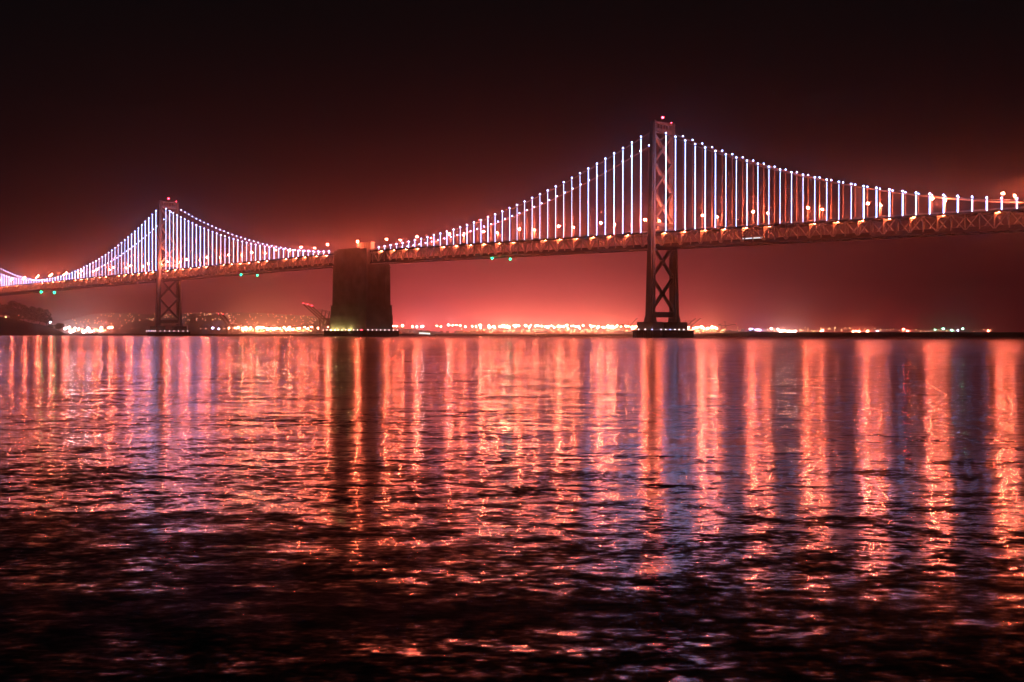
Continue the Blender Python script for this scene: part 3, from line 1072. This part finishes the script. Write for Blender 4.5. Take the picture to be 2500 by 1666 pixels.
# ------------------------------------------------------------------ container cranes
def crane(x, Y, flip, boom_deg, scale, label, mat='crane_paint', lamp=True):
    p = px(x, 815, Y)
    z0 = shore_z(p.x)
    t = thing('container_crane', (p.x, Y, z0), label, 'crane', 'container cranes of the port', 0, world=False)
    t.scale = (scale * flip, scale, scale)
    def part(b, nm, mt=mat):
        return link(nm, b.mesh(nm, mt), t)
    for yy in (-9, 9):
        for xx in (0, 26):
            part(MB().bar((xx, yy, 0), (xx, yy, 42), 1.7, 1.7), 'leg')
        part(MB().bar((0, yy, 12), (26, yy, 12), 1.5, 1.6), 'sill_beam')
        part(MB().bar((0, yy, 42), (26, yy, 14), 1.0, 1.0), 'leg_brace')
        part(MB().bar((-2, yy * 0.5, 44), (48, yy * 0.5, 44), 1.8, 3.0), 'rear_girder')
        part(MB().bar((2, yy * 0.9, 44), (7, yy * 0.3, 70), 1.2, 1.2), 'apex_leg')
        part(MB().bar((7, yy * 0.3, 70), (40, yy * 0.5, 46), 0.6, 0.6), 'back_stay')
        a = math.radians(boom_deg)
        e = (-4 - 60 * math.cos(a), yy * 0.5, 44 + 60 * math.sin(a))
        bm = part(MB().bar((-2, yy * 0.5, 44), e, 2.4, 3.6), 'boom')
        part(MB().bar((7, yy * 0.3, 70), ((e[0] - 4) * 0.55, yy * 0.5, 44 + (e[2] - 44) * 0.6), 0.5, 0.5), 'fore_stay')
        if lamp:
            link('boom_lamp', head_of('beacon_red', 0.8), bm, (e[0], e[1], e[2] + 1.6))
    for xx in (0, 26):
        part(MB().bar((xx, -9, 12), (xx, 9, 12), 1.4, 1.5), 'portal_beam')
        part(MB().bar((xx, -9, 41.5), (xx, 9, 41.5), 1.4, 1.8), 'portal_beam')
    part(MB().box(30, 46, -5, 5, 46, 53), 'machinery_house')
    return t
for k in range(3):
    crane(781 + k * 9, 4330 + k * 14, 1, 44, 1.24 - 0.04 * k, '%s dark crane with raised twin boom in the group left of the anchorage' % ('leftmost', 'middle', 'rightmost')[k])
for k in range(2):
    crane(556 + k * 10, 4700 + k * 60, 1, 52, 0.86, '%s reddish crane of the pair with slanted booms midway between farther tower and anchorage' % ('left', 'right')[k])
for k in range(2):
    crane(1688 - k * 12, 4800 + k * 50, -1, 40, 0.75, '%s reddish crane with raised boom just right of the nearer tower foot' % ('right-hand', 'left-hand')[k])
crane(1772, 4700, -1, 8, 0.62, 'reddish crane with level boom at the right end of the port')
crane(1536, 4800, -1, 47, 0.72, 'reddish crane with thin raised boom just left of the nearer tower foot')

# ------------------------------------------------------------------ island with trees at the left edge
def isl_h(X, Y):
    # height of the island above the water
    u = (-0.3600 * Y - X) / 200.0
    if u <= 0:
        return -2.0
    prof = 40 * (1 - math.exp(-2.6 * u)) 
    v = (Y - 2150) / 190.0
    return max(-2.0, prof * max(0, 1 - v * v) ** 0.6 + 1.5 * math.sin(X / 13.0) * min(1, u * 3) * (1 if v * v < 0.9 else 0) - 0.5)
def build_island():
    b = MB()
    xs = np.linspace(-1600, -690, 90)
    ys = np.linspace(1950, 2350, 26)
    for Y in ys:
        for X in xs:
            b.v.append((X, Y, isl_h(X, Y)))
    n = len(xs)
    for i in range(len(ys) - 1):
        for j in range(n - 1):
            b.f.append((i*n + j, i*n + j + 1, (i+1)*n + j + 1, (i+1)*n + j))
    o = b.obj('island_hill', 'soil', None, True)
    tag(o, 'dark wooded island slope at the left edge', None, None, 'structure')
build_island()

def leaf_cloud(lobes, n, size, r):
    b = MB()
    for (cx, cy_, cz, rx, rz) in lobes:
        for k in range(n):
            d = Vector((r.gauss(0, 1), r.gauss(0, 1), r.gauss(0, 1))).normalized() * (r.random() ** 0.4)
            p = Vector((cx + d.x * rx, cy_ + d.y * rx, cz + d.z * rz))
            u = Vector((r.gauss(0, 1), r.gauss(0, 1), r.gauss(0, 1))).normalized()
            w = u.cross(Vector((r.gauss(0, 1), r.gauss(0, 1), r.gauss(0, 1)))).normalized()
            s = size * r.uniform(0.6, 1.4)
            i = len(b.v)
            b.v += [tuple(p - u*s), tuple(p + w*s*0.7), tuple(p + u*s), tuple(p - w*s*0.7)]
            b.f.append((i, i+1, i+2, i+3))
    return b

def tree(x, ytop, wpx, Y, label, seed):
    r = random.Random(seed)
    p = px(x, ytop, Y)
    z0 = isl_h(p.x, Y) - 0.5
    H = max(6.0, p.z - z0)
    W = wpx / F * Y
    t = thing('island_tree', (p.x, Y, z0), label, 'tree', 'trees on the island', 0, world=False)
    tr = MB().tube([(0, 0, 0), (0.3, 0, H*0.3), (-0.2, 0.2, H*0.62)], [0.7, 0.5, 0.2], 7)
    link('trunk', tr.mesh('trunk', 'bark'), t)
    lobes = []
    br = MB()
    for k in range(13):
        a = 2 * math.pi * k / 13 + r.uniform(-0.3, 0.3)
        d = W * r.uniform(0.12, 0.36)
        c = (d * math.cos(a), d * math.sin(a), H * r.uniform(0.30, 0.82), W * r.uniform(0.16, 0.26), H * r.uniform(0.13, 0.2))
        lobes.append(c)
        br.tube([(0.2, 0, H*0.32), (c[0]*0.5, c[1]*0.5, H*0.48), (c[0], c[1], c[2])], [0.3, 0.2, 0.08], 5)
    lobes.append((0, 0, H*0.86, W*0.18, H*0.14))
    link('limb', br.mesh('limb', 'bark'), t)
    link('crown', leaf_cloud(lobes, 260, 0.8, r).mesh('crown', 'foliage'), t)
TREES = [(-14, 736, 56, 2120, 'dark tree cut by the left edge, highest on the island'),
         (30, 736, 64, 2140, 'broad dark tree at the top of the island, second from the left edge'),
         (58, 746, 50, 2110, 'dark round-topped tree on the island, third from the left edge'),
         (78, 750, 50, 2150, 'dark tree in the middle of the island row, fourth from the left edge'),
         (97, 753, 42, 2130, 'dark flat-topped tree on the island, left of the last narrow tree'),
         (114, 757, 30, 2140, 'narrow dark tree standing last in the island row, above the white lamp'),
         (143, 791, 30, 2120, 'low dark bush on the island slope near the water'),
         (8, 752, 56, 2100, 'dark leafy tree in front of the highest island trees'),
         (40, 762, 44, 2090, 'lower dark tree in front of the second tree from the left edge'),
         (128, 796, 26, 2090, 'small dark bush left of the low bush near the water')]
for i, a in enumerate(TREES):
    tree(*a, seed=40 + i)

def island_lamp(x, y, Y, mt, rad, label):
    p = px(x, y, Y)
    z0 = isl_h(p.x, Y) - 0.3
    t = thing('island_lamp', (p.x, Y, z0), label, 'lamp', None, 0, world=False)
    hh = max(2.0, p.z - z0)
    link('pole', MB().tube([(0, 0, 0), (0, 0, hh)], 0.14, 5).mesh('pole', 'dark_steel'), t)
    link('lamp_bulb', head_of(mt, rad), t, (0, 0, hh + rad * 0.6))
emit('lamp_white', (0.75, 0.75, 1.0), 120.0)
emit('lamp_gold', (1.0, 0.65, 0.2), 30.0)
island_lamp(123, 790, 2080, 'lamp_white', 1.1, 'bright white lamp at the right end of the island tree row')
island_lamp(14, 777.5, 2040, 'lamp_gold', 0.8, 'small golden lamp on the island slope by the left edge')
island_lamp(46, 773, 2060, 'dot_warm', 0.6, 'small pinkish lamp glimmering below the island trees')

# ------------------------------------------------------------------ ferry and channel marker
def build_ferry():
    Y = 2200
    c = px(1038, 819, Y)
    t = thing('ferry', (c.x, Y, 0), 'small ferry with a row of bright white cabin windows, right of the anchorage', 'ferry', None, 0, world=False)
    hull = MB().prism([(-14, -2.6), (9, -3.2), (15, 0), (9, 3.2), (-14, 2.6)], -0.6, 2.4, [(-14.6, -3), (10, -3.6), (17, 0), (10, 3.6), (-14.6, 3)])
    link('hull', hull.mesh('hull', 'hull_paint'), t)
    link('cabin', MB().box(-11, 9, -2.6, 2.6, 2.41, 6.8).mesh('cabin', 'pale_paint'), t)
    link('wheelhouse', MB().box(2, 7, -2.0, 2.0, 6.81, 9.0).mesh('wheelhouse', 'pale_paint'), t)
    w = MB().box(-0.7, 0.7, -0.05, 0.05, -0.7, 0.7).mesh('cabin_window', 'window_light')
    for k in range(6):
        link('cabin_window', w, t, (-9.2 + k * 3.4, -2.64, 5.3 - 0.24 * k))
    link('mast', MB().tube([(4, 0, 9), (4, 0, 12)], 0.12, 5).mesh('mast', 'dark_steel'), t)
build_ferry()

def build_marker():
    Y = 1500
    c = px(1308, 819, Y)
    t = thing('channel_marker', (c.x, Y, 0), 'small dark channel marker standing in the water left of the nearer tower', 'channel marker', None, 0, world=False)
    link('pile', MB().tube([(0, 0, -1), (0, 0, 3.4)], 0.3, 7).mesh('pile', 'timber'), t)
    link('platform', MB().box(-1.2, 1.2, -1.2, 1.2, 1.0, 1.25).mesh('platform', 'timber'), t)
    link('dayboard', MB().box(-1.2, 1.2, -0.42, -0.3, 1.5, 3.6).mesh('dayboard', 'dark_steel'), t)
build_marker()

# ------------------------------------------------------------------ haze
HAZE = 8.8e-5
if HAZE > 0:
    hb = MB().box(-16000, 16000, -1500, 13800, -4.0, 520.0)
    m = bpy.data.materials.new('haze')
    m.use_nodes = True
    nt = m.node_tree
    nt.nodes.clear()
    o = nt.nodes.new('ShaderNodeOutputMaterial')
    v = nt.nodes.new('ShaderNodeVolumePrincipled')
    v.inputs['Color'].default_value = (0.95, 0.84, 0.84, 1)
    v.inputs['Density'].default_value = HAZE
    v.inputs['Anisotropy'].default_value = 0.97
    nt.links.new(v.outputs[0], o.inputs['Volume'])
    MAT['haze'] = m
    tag(hb.obj('haze', 'haze'), 'reddish haze lying over the bay and the port', 'haze', None, 'stuff')
